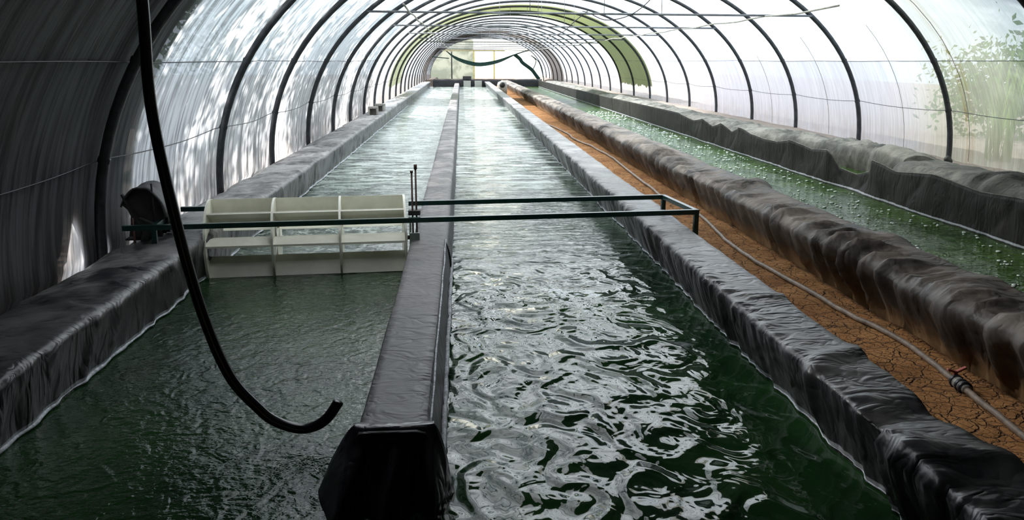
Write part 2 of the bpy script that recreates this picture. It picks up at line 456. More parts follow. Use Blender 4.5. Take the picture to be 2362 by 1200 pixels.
# floating foam bubbles in the right hand channel
bm = bmesh.new()
for i in range(1500):
    y = 4.2 + 22*random.random()**1.5; x = random.uniform(2.95, 4.5)
    if nz(x*1.4, y*.9, 2) < -.12: continue
    r = random.uniform(.006, .015)*(1 + .05*(y-5))
    mt = Matrix.Translation((x, y, .006)) @ Matrix.Diagonal((r*random.uniform(.8, 1.8), r*random.uniform(.8, 1.5), r*.55, 1))
    bmesh.ops.create_icosphere(bm, subdivisions=1, radius=1, matrix=mt)
tag(obj('foam_bubbles', bm, 'foam'), 'small white foam bubbles floating on the green right channel', 'foam', kind='stuff')

# ------------------------------------------------------------ lined berms and the divider
def resample(sec, m):
    L = [0]
    for a, b in zip(sec, sec[1:]): L.append(L[-1]+math.dist(a, b))
    out = []
    for i in range(m):
        s = L[-1]*i/(m-1)
        for k in range(len(sec)-1):
            if s <= L[k+1]+1e-9:
                t = (s-L[k])/(L[k+1]-L[k]); out.append((sec[k][0]+(sec[k+1][0]-sec[k][0])*t, sec[k][1]+(sec[k+1][1]-sec[k][1])*t)); break
    return out
def berm(name, sec, y0, y1, m, disp, label, cat='berm', step=.018, mm=34, mat=None, parent=None):
    pr = resample(sec, mm)
    nrm = []
    for i in range(mm):
        a = pr[max(0, i-1)]; b = pr[min(mm-1, i+1)]; dx, dz = b[0]-a[0], b[1]-a[1]; L = math.hypot(dx, dz)
        nrm.append((-dz/L, dx/L))
    ys = []; y = y0
    while y < y1: ys.append(y); y += max(step, step*(max(y, .5)/5))
    ys.append(y1)
    vs = []
    for y in ys:
        for i in range(mm):
            s = i/(mm-1); dn, dx, dz = disp(s, y, pr[i])
            vs.append((pr[i][0]+nrm[i][0]*dn+dx, y, pr[i][1]+nrm[i][1]*dn+dz))
    fs = [(j*mm+i, j*mm+i+1, (j+1)*mm+i+1, (j+1)*mm+i) for j in range(len(ys)-1) for i in range(mm-1)]
    # close both ends
    b0 = list(range(mm)); b1 = [(len(ys)-1)*mm+i for i in range(mm)]
    fs += [tuple(b0[::-1]), tuple(b1)]
    o = obj(name, (vs, fs), m, parent)
    if not parent: tag(o, label, cat)
    return o
def sm(x, a, b):
    t = max(0, min(1, (x-a)/(b-a))); return t*t*(3-2*t)

# left berm: against the left film
M['salt'] = simple('salt_crust', (.50, .52, .56), .7, 0, .3, .4, 40)
def waterline(o, mm, side, ymax, r):
    V = o.data.vertices; pts = []
    for j in range(0, len(V)//mm):
        ring = [V[j*mm+i].co for i in (range(mm-1, mm//2, -1) if side > 0 else range(0, mm//2))]
        if not .9 < ring[0].y < ymax: continue
        for a, b in zip(ring, ring[1:]):
            if a.z <= .010 < b.z:
                p = a.lerp(b, (.010-a.z)/(b.z-a.z)); pts.append(p); break
    bm = bmesh.new(); add_tube(bm, pts, [max(.0015, r*(.75+1.1*nz(p.y*3.5, 8))) for p in pts], 5)
    tag(obj('salt_crust', bm, 'salt', o), 'whitish salt crust at the waterline')
secL = [(-2.44, .02), (-2.40, .20), (-2.28, .265), (-2.10, .29), (-1.81, .303), (-1.785, .285), (-1.80, .12), (-1.84, -.12)]
def dL(s, y, p):
    side = sm(s, .55, .8)
    f = .012*nz(y*2.2, s*3, 1)+.013*(ridge(y*3.4+s*1.5, s*1.2, 2)-.5)*side + .003*nz(y*9, s*5, 3) + .012*max(0, ridge(y*2.1+s*1.7, s, 17)-.5)*2 + .018*max(0, ridge(y*.9-s*1.1, 0, 7)-.72)*3*(1-side*.4)
    return f*sm(24, 8, 24) if False else f, .012*nz(y*.5, 7), .010*nz(y*.9, 3)
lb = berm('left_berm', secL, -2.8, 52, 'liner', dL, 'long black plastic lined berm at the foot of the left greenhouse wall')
# timber or batten of sheet edge running along the top of the left berm
pts = [(-1.83+.015*nz(y*.8), y, .318+.006*nz(y*2)) for y in [x*.12 for x in range(-20, 100)]]

# berm A: between the centre channel and the dry clay strip
secA = [(1.50, -.14), (1.46, .02), (1.39, .20), (1.368, .285), (1.385, .303), (1.655, .306), (1.668, .295), (1.675, .10), (1.68, -.05)]
def dA(s, y, p):
    side = 1-sm(s, .40, .52); outer = sm(s, .72, .8)
    amp = 1.0 if y < 12 else .9
    pleat = (ridge(y*4.6+.5*nz(y*.7), s*.9, 2)-.4)*.030*side*sm(s, -.05, .2)
    pleat *= .25+1.1*max(0, nz(y*1.3, 44)+.45)
    pleat += .012*(ridge(y*9.5+s*.6, s*1.0, 6)-.4)*side*sm(s, -.05, .2)
    big = .018*nz(y*1.1, s*1.2, 11)*side
    top = .005*max(0, ridge(y*1.7+s*1.6, s*.6, 4)-.55)*2*(1-side) + .004*nz(y*5+s*7, s*3, 1)*(1-side)
    hump = .030*math.exp(-((y-3.30-.5*(s-.5))/.07)**2) + .040*math.exp(-((y-2.42+.35*(s-.5))/.10)**2) - .035*math.exp(-((y-2.72-.2*(s-.5))/.10)**2) + .016*math.exp(-((y-4.3+.3*(s-.5))/.05)**2)
    return (pleat+big)*amp*(1-outer) + (top+hump*.8)*(1-outer), .012*nz(y*.6, 2)*(1-outer)+.006*nz(y*.6, 8), .004*nz(y*1.4, s*2, 6)
waterline(lb, 34, 1, 30, .011)
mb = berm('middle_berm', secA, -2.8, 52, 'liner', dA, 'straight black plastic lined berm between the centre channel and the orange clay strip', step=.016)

waterline(mb, 34, -1, 20, .005)
# berm B: between the clay strip and the right channel, loosely draped
secB = [(2.50, -.02), (2.47, .08), (2.40, .20), (2.34, .32), (2.40, .375), (2.74, .385), (2.84, .34), (2.90, .12), (2.94, -.12)]
def dB(s, y, p):
    side = 1-sm(s, .40, .55)
    pl = (ridge(y*3.3+s*.9+.6*nz(y*.6), s*.8, 3)-.4)*.085*side*(.55+.7*nz(y*.9, 5))
    pl += (ridge(y*7.5-s*1.1, s*1.0, 13)-.4)*.020*side
    fine = .003*nz(y*8, s*5, 1) + .005*max(0, ridge(y*1.5+s*1.4, s*.5, 9)-.5)*2*(1-side)
    big = .055*nz(y*1.05, s*.9, 21)*side*(1-.3*s)
    hump = .045*math.exp(-((y-7.75-.7*(s-.4))/.14)**2)*(1-sm(s, .6, .9)) + .030*math.exp(-((y-5.15-.8*(s-.4))/.16)**2)*(1-sm(s, .6, .9))
    hump += .035*math.exp(-((y-4.1-.6*(s-.4))/.14)**2)*(1-sm(s, .55, .8))
    return pl+fine+big+hump, .03*nz(y*.45, 12), .018*nz(y*1.3, s, 6)
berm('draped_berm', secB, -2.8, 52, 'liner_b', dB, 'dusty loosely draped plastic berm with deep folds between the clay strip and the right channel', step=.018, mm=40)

# right wall berm behind the hanging liner
secC = [(4.98, -.12), (5.01, .12), (5.08, .30), (5.22, .36), (5.65, .355), (5.85, .28), (5.98, .10)]
def dC(s, y, p):
    f = .022*nz(y*2.4, s*2, 31)+.030*(ridge(y*1.7+s*.8, s, 5)-.5)*(1-sm(s, .3, .7))+.01*nz(y*9, s*6, 2)
    f += .06*math.exp(-((y-7.9-.5*s)/.12)**2)+.05*math.exp(-((y-8.2-.4*s)/.08)**2)
    return f, .03*nz(y*.7, 9), .01*nz(y, 3)
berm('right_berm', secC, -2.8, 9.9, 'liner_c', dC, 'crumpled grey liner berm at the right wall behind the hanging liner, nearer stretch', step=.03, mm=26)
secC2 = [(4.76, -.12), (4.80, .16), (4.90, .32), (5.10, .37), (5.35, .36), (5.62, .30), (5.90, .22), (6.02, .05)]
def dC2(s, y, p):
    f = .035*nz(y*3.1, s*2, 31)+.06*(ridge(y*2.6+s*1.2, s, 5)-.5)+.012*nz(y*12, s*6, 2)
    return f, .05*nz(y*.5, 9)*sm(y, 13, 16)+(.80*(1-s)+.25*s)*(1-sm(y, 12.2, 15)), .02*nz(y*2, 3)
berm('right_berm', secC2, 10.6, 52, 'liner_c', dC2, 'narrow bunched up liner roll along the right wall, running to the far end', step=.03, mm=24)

# hanging liner skirt of the right channel: pinned up at posts, sagging between
TOP = [(-2, .42), (3, .42), (6.0, .405), (6.64, .41), (7.32, .37), (8.12, .425), (8.81, .36), (9.38, .42), (9.56, .27), (9.94, .19), (10.3, .22), (10.53, .42), (11.1, .37), (11.77, .43), (12.3, .36), (12.9, .35), (13.5, .37), (14.1, .43), (14.5, .33), (15.1, .43), (15.6, .34), (16.3, .43), (17, .35), (18.2, .43), (22, .42), (27, .40), (40, .38), (52, .38)]
def topz(y):
    for (a, za), (b, zb) in zip(TOP, TOP[1:]):
        if a <= y <= b: return za+(zb-za)*(y-a)/(b-a)
    return .4
sy = []; y = -2.6
while y < 52: sy.append(y); y += .03 if y < 20 else .12
PK = [8.12, 9.38, 10.53, 11.77, 14.1, 15.1, 16.3, 6.64]
def fs_(u, v):
    y = sy[int(round(v*(len(sy)-1)))]
    z = -.10+(topz(y)+.10)*u
    amp = 1 if y < 18 else .35
    x = 4.55 + .03*nz(y*1.2, u*1.5, 3)*amp + .012*nz(y*7, u*1.3, 4)*amp
    for p in PK:
        d = (y-p)/(.25+.9*(1-u)); x -= .030*math.exp(-(d*3.0)**2)*(u)*amp; x += .018*math.exp(-((abs(y-p)-.55*(1-u)-.1)/.06)**2)*u*(1-u)*2.5*amp
    if 9.3 < y < 10.6: x += .10*math.sin(math.pi*(y-9.3)/1.3)*u
    return (x, y, z)
sk = grid('hanging_liner', 16, len(sy), fs_, 'liner_skirt', solid=.006)
tag(sk, 'dark woven liner sheet hung upright along the right channel, sagging between its fixings', 'liner')
hem = tube('hem', [(fs_(1, i/(len(sy)-1))[0], sy[i], topz(sy[i])+.002) for i in range(0, len(sy))], .006, 'liner_c', sk, n=6)

# divider wall down the middle
div = empty('lined_divider', (0, 0, 0), 'low straight divider wall wrapped in dark liner between the left and centre channels', 'divider')
secD = [(-.39, -.12), (-.385, .10), (-.38, .225), (-.365, .248), (-.15, .250), (-.128, .235), (-.105, .10), (-.09, -.12)]
def dD(s, y, p):
    top = sm(s, .3, .36)*(1-sm(s, .64, .7)); right = sm(s, .66, .72)
    return .003*nz(y*1.6, s*3, 2)+.0015*nz(y*12, s*4, 3)*top+right*(.007*nz(y*3, s*2, 5)), .006*nz(y*.5, 4), .003*nz(y*1.5, 6)
berm('near_slab', secD, 2.80, 6.20, 'liner_div', dD, '', parent=div, step=.02, mm=30)
secD2 = [(x+(.0 if x < -.2 else .012), z-.03 if z > .15 else z) for x, z in secD]
def dD2(s, y, p):
    d = dD(s, y, p); return d[0]+.003*nz(y*5, s*3, 5), d[1], .006*nz(y*.8, 2)-.0
berm('far_wall', secD2, 6.17, 52, 'liner_div', dD2, '', parent=div, step=.03, mm=26)
# white salt edge ridges of the wrap on the right
def cr(y0, y1, x, z, r, nm):
    pts = []; y = y0
    while y < y1: pts.append((x+.006*nz(y*2.3, z*9), y, z+.006*nz(y*3, 5))); y += .05
    bm = bmesh.new(); add_tube(bm, pts, [r*(1+.6*nz(p[1]*9, 2)) for p in pts], 5); return tag(obj(nm, bm, 'salt', div), 'pale welded sheet edge' if nm == 'sheet_edge' else 'whitish salt crust at the waterline')
cr(2.9, 6.15, -.124, .236, .0045, 'sheet_edge'); cr(2.95, 6.5, -.088, .02, .012, 'salt_crust')

# black sheet draped over the near end of the divider
def fd(u, v):
    # u across, v from the top edge down to below the water
    ang = (u-.5)*2
    if v < .06:
        vv = v/.06; return (-.25+.139*ang, 2.875-.045*vv, .254+.003*vv+.002*nz(u*8, v*3))
    vv = (v-.06)/.94
    z = .257-.012*math.cos(ang*1.6)*sm(vv, 0, .1)-.42*vv**1.1
    hw = .139 + .150*vv**.8; cx = -.250-.055*vv
    x = cx + hw*ang
    y = 2.83-.30*vv + (abs(ang)**5)*(.02+.30*vv)
    a = sm(vv, 0, .45)
    fold = .036*math.sin(ang*8.5+.8*vv+.6)*a + .016*math.sin(ang*19+1.5*vv)*a + .014*nz(ang*3, vv*2)*a
    pinch = .030*math.exp(-((abs(ang)-.86+.35*vv)/.10)**2)*a
    return (x+.012*nz(vv*3, ang*3)*a, y-fold-pinch, z)
grid('end_drape', 60, 34, fd, 'liner_end', div, solid=.004)

# ------------------------------------------------------------ hoops, ties, purlins
ORD = 'first second third fourth fifth sixth seventh eighth ninth tenth eleventh twelfth thirteenth fourteenth fifteenth sixteenth seventeenth eighteenth nineteenth twentieth twenty-first twenty-second twenty-third twenty-fourth twenty-fifth'.split()
def mk_hoop():
    bm = bmesh.new()
    pts = [(arch(i/64)[0], 0, arch(i/64)[1]) for i in range(65)]
    pts = [(pts[0][0], 0, .02)] + pts + [(pts[-1][0], 0, .02)]
    add_tube(bm, pts, .036, 10)
    return obj('tunnel_hoop', bm, 'steel')
h0 = None
for i, y in enumerate(HOOPS):
    if h0 is None:
        h0 = o = mk_hoop()
        cs = []
        for side, z in ((-1, .85), (1, .85), (-1, 1.5), (1, 1.5)):
            x, zz = arch(arch_t_at(z, side)); bm = bmesh.new()
            add_tube(bm, [(x-.0, -.016, zz), (x, .016, zz)], .041, 8)
            cs.append(obj('clamp', bm, 'steel', o))
    else:
        o = h0.copy(); COL.objects.link(o)
        if y < 30:
            for c in cs:
                d = c.copy(); COL.objects.link(d); d.parent = o
    o.location = (0, y, 0)
    tag(o, f'dark steel tunnel hoop spanning the whole greenhouse, {ORD[i]} arch away from the camera', 'hoop', 'steel hoops of the tunnel')
TIES = [h for h in HOOPS if h > 14][::2]
for i, y in enumerate(TIES):
    xl, zl = arch(arch_t_at(2.25, -1)); xr, zr = arch(arch_t_at(2.2, 1))
    e = empty('tie_bar', (0, y-.03, 0), f'thin grey cross tie bar with hanger wires under the roof, {ORD[i]} away from the camera', 'tie bar', 'cross ties under the roof')
    tube('bar', [(xl, 0, 2.25), (xr, 0, 2.2)], .017, 'tie', e)
    for x in ((1.1, 2.28, 3.2) if i % 2 == 0 else (1.7, 2.28)):
        t = .5+ (x-CX)/AX*.33
        # straight up to the hoop
        lo, hi = 0, 1
        for _ in range(30):
            mid = (lo+hi)/2
            if arch(mid)[0] < x: lo = mid
            else: hi = mid
        tube('hanger', [(x, 0, 2.22), (x, .02, arch(lo)[1]-.01)], .006, 'tie', e, n=5)
for x, y0, lab in ((-.72, 11.4, 'left'), (4.88, 11.4, 'right')):
    tag(tube('purlin', [(x+.02*nz(y*.3), y, 2.225-.03-.03*math.sin(y*1.1)**2) for y in [y0+.7*k for k in range(int((72-y0)/.7))]], .013, 'purlin'),
        f'pale thin lengthwise rod running under the hoops high on the {lab} side', 'rod', 'lengthwise rods')
tag(tube('cable', smooth_path([(3.35, 14.1, 2.95), (3.05, 14.1, 2.50), (2.72, 14.15, 2.22), (2.33, 14.2, 2.13), (2.05, 14.25, 2.24), (1.95, 14.3, 2.27)]), .008, 'rubber'),
    'black cable sagging in a loop below the nearest tie bar', 'cable')
tag(tube('cable', smooth_path([(2.02, 14.2, 2.27), (1.85, 14.5, 2.12), (1.70, 15.0, 1.96), (1.5, 16, 1.9), (1.38, 17.5, 1.97), (1.46, 19.5, 2.2)]), .007, 'rubber'),
    'black cable hanging back from the nearest tie bar towards the next tie', 'cable')
# thin strings against the right film
for x, y, z1, lab in ((6.35, 10.9, 2.4, 'right of the nearest right hoop'), (6.42, 12.6, 2.0, 'between the two nearest right hoops'), (6.42, 15.3, 1.9, 'behind the second right hoop'), (6.42, 18.2, 1.6, 'further off between two right hoops')):
    xx = arch(arch_t_at(z1, 1))[0]
    pts = [(arch(arch_t_at(.22+(z1-.22)*k/10, 1), -.05)[0], y, .22+(z1-.22)*k/10) for k in range(11)]
    tag(tube('string', pts, .0035, 'shaft', n=4), f'thin dark string running up the right film, {lab}', 'string', 'strings on the right film')

# ------------------------------------------------------------ paddle wheel and its green frame
RZ = math.atan2(.40, 3.83)
FR = Vector((-1.80+.0, 5.86+.03, 0))
fr = empty('green_frame', (-2.08, 5.87, .17), 'dark green square tube frame lying across the channels and carrying the paddle wheel', 'frame', rz=RZ)
Lr = 3.85; D = .74; zr = .235
def sq(name, a, b, s, m, parent):
    a = Vector(a); b = Vector(b); d = b-a
    rot = d.to_track_quat('X', 'Z').to_matrix(); bm = bmesh.new()
    add_box(bm, (a+b)/2, (d.length, s, s), rot, .003); return obj(name, bm, m, parent, False)
sq('rail', (-.20, 0, zr), (Lr, 0, zr), .036, 'green', fr)
sq('rail', (.03, D, zr), (.30, D, zr), .036, 'green', fr)
sq('rail', (1.74, D, zr), (Lr, D, zr), .036, 'green', fr)
sq('crossbar', (Lr-.018, 0, zr+.001), (Lr-.018, D, zr+.001), .034, 'green', fr)
sq('crossbar', (.0, 0, zr+.001), (.0, D, zr+.001), .034, 'green', fr)
sq('leg', (Lr-.018, 0, -.10), (Lr-.018, 0, zr-.018), .034, 'green', fr)
sq('leg', (Lr-.018, D, -.10), (Lr-.018, D, zr-.018), .034, 'green', fr)
sq('leg', (.0, 0, .0), (.0, 0, zr-.018), .034, 'green', fr)
sq('leg', (.0, D, .0), (.0, D, zr-.018), .034, 'green', fr)

WR = .325; WZ = .20; WX0, WX1 = .30, 1.69
wh = empty('paddle_wheel', (-2.08, 5.87, WZ), 'cream plastic paddle wheel half sunk in the left channel', 'paddle wheel', rz=RZ)
yc = .40
discs = [WX0, WX0+.455, WX0+.925, WX1]
def disc(x):
    bm = bmesh.new(); n = 48
    ro, ri, th = WR, .17, .016
    for sgn in (0, 1): pass
    rings = []
    for (r, xx) in ((ro, -th/2), (ro, th/2), (ri, th/2), (ri, -th/2)):
        rings.append([bm.verts.new((x+xx, yc+r*math.cos(2*math.pi*k/n), r*math.sin(2*math.pi*k/n))) for k in range(n)])
    for q in range(4):
        for k in range(n):
            bm.faces.new((rings[q][k], rings[q][(k+1) % n], rings[(q+1) % 4][(k+1) % n], rings[(q+1) % 4][k]))
    # four spokes and a hub
    for a in (.35, .35+math.pi/2, .35+math.pi, .35-math.pi/2):
        add_box(bm, Vector((x, yc+.10*math.cos(a), .10*math.sin(a))), (.012, .17, .045), Matrix.Rotation(a, 3, 'X'), 0)
    o = obj('side_disc', bm, 'wheel', wh, False)
    bm = bmesh.new(); add_tube(bm, [(x-.022, yc, 0), (x+.022, yc, 0)], .034, 16); obj('hub', bm, 'wheel', o)
    return o
for x in discs: disc(x)
NB = 8
for i in range(3):
    for k in range(NB):
        a = 2*math.pi*k/NB + math.radians(26)
        bm = bmesh.new()
        x0, x1 = discs[i]+.008, discs[i+1]-.008
        # a scoop: an outer flat plate and a plate folded inwards
        pr = []
        for (r, da) in ((.175, -.10), (.235, .0), (.322, .20), (.322, .24), (.228, .04), (.168, -.06)):
            pr.append((yc+r*math.cos(a+da), r*math.sin(a+da)))
        v0 = [bm.verts.new((x0, p[0], p[1])) for p in pr]; v1 = [bm.verts.new((x1, p[0], p[1])) for p in pr]
        for q in range(6): bm.faces.new((v0[q], v0[(q+1) % 6], v1[(q+1) % 6], v1[q]))
        bm.faces.new(v0[::-1]); bm.faces.new(v1)
        obj('blade', bm, 'wheel', wh, False)
tube('shaft', [(-.05, yc, 0), (1.78, yc, 0)], .016, 'shaft', wh, 12)
box('bearing_plate', (1.735, yc, .0), (.012, .13, .33), 'plate', wh)
# threaded adjusting rods at the right end of the wheel
rd = empty('adjusting_rods', (-.345, 6.12, .25), 'pair of thin rusty threaded rods standing upright beside the wheel at the divider', 'rods')
r1 = tube('rod', [(-.012, 0, -.13), (-.012, 0, .48)], .0065, 'rod', rd)
r2 = tube('rod', [(.014, .03, -.13), (.014, .03, .50)], .0065, 'rod', rd)
tube('nut', [(.014, .03, .50), (.014, .03, .535)], .013, 'rod', r2, 6)
tube('nut', [(-.012, 0, .48), (-.012, 0, .495)], .012, 'rod', r1, 6)
box('bracket', (.0, .015, .195), (.085, .07, .035), 'motor', rd)
box('bracket', (.0, .0, -.03), (.07, .03, .16), 'plate', rd)

# motor and its cover at the left wall
mo = empty('wheel_motor', (-2.12, 6.12, .25), 'dark covered drive motor with upright bolts at the left end of the paddle wheel', 'motor', rz=RZ)
def fc(u, v):   # rubber flap bent over the motor
    a = math.pi*(.05+.80*u)
    x = -.09+.15*math.cos(a)*(1+.1*nz(v*3)); z = .13+.27*math.sin(a)**.8+.015*nz(u*5, v*4)
    return (x, -.10+.36*v+.02*nz(u*3, v*3, 2), z)
grid('cover', 20, 14, fc, 'motor', mo, solid=.012)
bm = bmesh.new(); ring = [fc(i/19, .12) for i in range(20)] + [(-.20, -.055, .06), (.02, -.055, .05)][::-1]
f0 = [bm.verts.new(p) for p in ring]; f1 = [bm.verts.new((p[0], p[1]+.01, p[2])) for p in ring]
bm.faces.new(f0); bm.faces.new(f1[::-1])
for i in range(len(ring)): bm.faces.new((f0[i], f0[(i+1) % len(ring)], f1[(i+1) % len(ring)], f1[i]))
obj('front_panel', bm, 'motor', mo, False)
bm = bmesh.new(); add_tube(bm, [(-.20, .10, .14), (.05, .10, .14)], .085, 20); add_tube(bm, [(.05, .10, .14), (.075, .10, .14)], .05, 16)
for k in range(10):
    a = 2*math.pi*k/10; add_box(bm, Vector((-.08, .10+.087*math.cos(a), .14+.087*math.sin(a))), (.20, .012, .012), Matrix.Rotation(a, 3, 'X'))
obj('motor_housing', bm, 'dark', mo, False)
box('base_plate', (-.06, .10, .035), (.34, .30, .012), 'dark', mo)
tube('bolt', [(-.015, -.09, -.02), (-.015, -.09, .43)], .007, 'dark', mo, 6)
tube('bolt', [(.10, -.07, -.02), (.10, -.07, .45)], .007, 'dark', mo, 6)
tube('bolt', [(-.15, -.12, -.06), (-.15, -.12, .20)], .008, 'rod', mo, 6)
box('bracket', (-.085, -.10, .03), (.055, .05, .22), 'dark', mo, Matrix.Rotation(.25, 3, 'Y'))
box('guard_plate', (-.16, -.09, .22), (.014, .04, .30), 'dark', mo, Matrix.Rotation(-.35, 3, 'Y'))
box('guard_plate', (-.02, -.11, .155), (.20, .03, .012), 'motor', mo, Matrix.Rotation(.45, 3, 'Y'))

# ------------------------------------------------------------ hoses and pipes
hp = smooth_path([(-1.06, 3.08, 2.42), (-1.09, 3.14, 2.0), (-1.10, 3.2, 1.70), (-1.11, 3.22, 1.34), (-1.065, 3.23, .94), (-1.0, 3.24, .575), (-.915, 3.24, .31), (-.81, 3.25, .16), (-.745, 3.25, .105), (-.66, 3.25, .075), (-.595, 3.25, .085), (-.545, 3.25, .12), (-.50, 3.25, .185)])
bm = bmesh.new(); npt = len(hp)
add_tube(bm, hp, [.021]*npt, 14)
hs = obj('water_hose', bm, 'rubber')
tag(hs, 'thick black hose hanging from the roof, its end curling up over the left channel', 'hose')
pp = [(2.08, 2.3), (2.13, 2.75), (2.18, 3.03), (2.22, 3.46), (2.265, 3.76), (2.29, 4.15), (2.23, 4.75), (2.17, 5.66), (2.14, 6.52), (2.18, 7.13), (2.27, 8.1), (2.22, 8.7), (2.17, 9.3), (2.20, 10.85), (2.27, 13.2), (2.22, 14.9), (2.12, 16.01), (2.12, 18.27), (1.98, 20.22), (1.9, 24)]
def gz(x, y): return prof_z(x)+.012*nz(x*5, y*5)+.02*nz(x*1.6, y*1.3, 5)
path = smooth_path([(x, y, .05) for x, y in pp], 6)
path = [Vector((p.x, p.y, gz(p.x, p.y)+.017)) for p in path]
pe = tube('irrigation_pipe', path, .015, 'pipe', n=10)
tag(pe, 'dusty brown pipe snaking along the cracked clay strip', 'pipe')
# valve in the pipe
a = Vector((2.235, 3.56, gz(2.235, 3.56)+.022)); d = (Vector((2.262, 3.76, gz(2.262, 3.76)+.022))-a).normalized()
va = empty('pipe_valve', a, 'small grey pipe valve with black rings and a reddish handle on the clay strip', 'valve')
bm = bmesh.new(); add_tube(bm, [d*-.06, d*-.035, d*-.03, d*.05, d*.055, d*.09], [.022, .022, .027, .027, .022, .018], 14); obj('valve_body', bm, 'valve', va)
for q in (-.035, .0, .055):
    bm = bmesh.new(); add_tube(bm, [d*(q-.009), d*(q+.009)], .032, 14); obj('ring', bm, 'valve_dark', va)
bm = bmesh.new(); add_box(bm, d*.075+Vector((.0, 0, .030)), (.014, .014, .03)); add_box(bm, d*.075+Vector((-.02, .0, .046)), (.045, .018, .010), Matrix.Rotation(.35, 3, 'Y'), .003); add_box(bm, d*.075+Vector((.025, .0, .050)), (.05, .018, .010), Matrix.Rotation(-.45, 3, 'Y'), .003)
tag(obj('handle', bm, 'valve_red', va, False), 'reddish lever handle')

# ------------------------------------------------------------ small things
def cblock(loc, rz, lab):
    bm = bmesh.new(); L_, W_, H_ = .22, .30, .20
    add_box(bm, Vector((0, 0, H_-.02)), (L_, W_, .04)); add_box(bm, Vector((L_/2-.018, 0, H_/2-.01)), (.036, W_, H_-.02)); add_box(bm, Vector((-L_/2+.018, 0, H_/2-.01)), (.036, W_, H_-.02)); add_box(bm, Vector((0, .04, H_/2-.01)), (L_, .04, H_-.02))
    o = obj('concrete_block', bm, 'block', None, False); o.location = loc; o.rotation_euler = (0, 0, rz)
    return tag(o, lab, 'block', 'concrete blocks on the left berm')
cblock((-2.02, 20.3, .275), .05, 'hollow grey concrete block on the left berm, nearer of the two')
cblock((-1.98, 21.6, .275), -.05, 'hollow grey concrete block on the left berm, farther of the two')
def rock(loc, r, lab):
    bm = bmesh.new(); bmesh.ops.create_icosphere(bm, subdivisions=3, radius=r)
    for v in bm.verts: v.co *= 1+.25*nz(v.co.x*9+loc[1], v.co.y*9, v.co.z*9); v.co.z *= .65
    o = obj('stone', bm, 'stone'); o.location = loc; return tag(o, lab, 'stone', 'stones beside the left berm')
rock((-2.22, 22.9, .21), .13, 'pale stone just beyond the concrete blocks on the left')
rock((-2.25, 24.6, .21), .11, 'pale stone at the foot of a left hoop beyond the concrete blocks')
rock((-2.2, 18.6, .21), .09, 'small pale stone in front of the concrete blocks on the left')
# bucket in the far part of the clay strip
bk = empty('upturned_bucket', (1.82, 39.3, .05), 'round topped pale container standing in the far clay strip', 'container')
bm = bmesh.new(); add_tube(bm, [(0, 0, 0), (0, 0, .05), (0, 0, .42), (0, 0, .52), (0, 0, .56)], [.20, .22, .22, .18, .08], 20); obj('body', bm, 'bucket', bk)
bm = bmesh.new(); add_tube(bm, [(0, -.225, .40), (0, -.205, .40)], .12, 16); obj('opening', bm, 'dark', bk)
# debris at the foot of the right hoop
for i, (x, y, r, lab) in enumerate(((6.35, 11.0, .05, 'dark clod of debris at the foot of the nearest right hoop'), (6.2, 12.6, .06, 'dark clod between the two nearest right hoops'), (6.15, 12.15, .045, 'smaller dark clod between the two nearest right hoops'))):
    bm = bmesh.new(); bmesh.ops.create_icosphere(bm, subdivisions=3, radius=r)
    for v in bm.verts: v.co *= 1+.5*nz(v.co.x*22+i, v.co.y*22, v.co.z*22)
    o = obj('clod', bm, 'motor'); o.location = (x, y, prof_z(x)+r*.75); tag(o, lab, 'debris', 'debris along the right wall')

# ------------------------------------------------------------ far end
et = berm('end_tarp', [(0, -.1), (0, .42), (.06, .44), (.12, .42), (.14, 0)], -1.65, 4.75, 'endtarp', lambda s, y, p: (.03*nz(y*3, s*2), 0, .02*nz(y*2)), 'dark plastic sheet closing the channels at the far end', 'tarp', step=.05, mm=14)
et.rotation_euler = (0, 0, math.pi/2)
for v in et.data.vertices: v.co = Vector((v.co.x, -v.co.y, v.co.z))
et.location = (0, 52.0, 0)
for x, lab in ((.35, 'left of the two pale blocks on the far end sheet'), (1.0, 'right of the two pale blocks on the far end sheet')):
    tag(box('concrete_block', (x, 51.85, .17), (.42, .2, .36), 'block'), lab, 'block', 'pale blocks at the far end')
tag(box('dark_crate', (.35, 52.07, .52), (.5, .22, .18), 'dark'), 'small dark box on top of the far end sheet', 'box')
for i, (x, hgt, c) in enumerate(((-.75, 2.3, 'steel'), (1.08, 2.3, 'yellow'), (2.72, 2.3, 'yellow'))):
    tag(box(f'trim_{k}', (x, FAR-.08, hgt/2), (.10, .08, hgt), c), kind='structure'); k += 1
tag(box(f'trim_{k}', (1.0, FAR-.10, 2.3), (5.2, .06, .10), 'yellow'), kind='structure'); k += 1
# sagging green net
A = [(-1.0, 2.18), (-.39, 1.80), (.51, 1.50), (1.41, 1.38), (2.63, 1.58), (3.84, 1.98), (4.75, 2.25)]
B = [(-1.0, 2.16), (-.39, 1.60), (.51, 1.23), (1.41, 1.12), (2.63, 1.36), (3.84, 1.92), (4.75, 2.22)]
PA = smooth_path([(x, 62, z) for x, z in A], 6); PB = smooth_path([(x, 61.6, z) for x, z in B], 6)
def fn(u, v):
    i = int(round(u*(len(PA)-1))); p = PA[i].lerp(PB[i], v); return (p.x, p.y+.12*math.sin(v*math.pi)+.05*nz(p.x*2, v*4), p.z-.05*math.sin(v*3.1))
tag(grid('shade_net', len(PA), 10, fn, 'net', solid=.01), 'dark green shade net sagging across the far end of the tunnel', 'net')
tag(tube('net_roll', smooth_path([(3.75, 61.8, 1.90), (4.1, 61.8, 1.62), (4.29, 61.8, 1.36), (4.9, 61.8, .91), (5.2, 61.8, .55), (5.45, 61.8, .22)]), [.07]*41 if False else .12, 'net'), 'dark green rolled net slanting down to the ground at the far right', 'net')
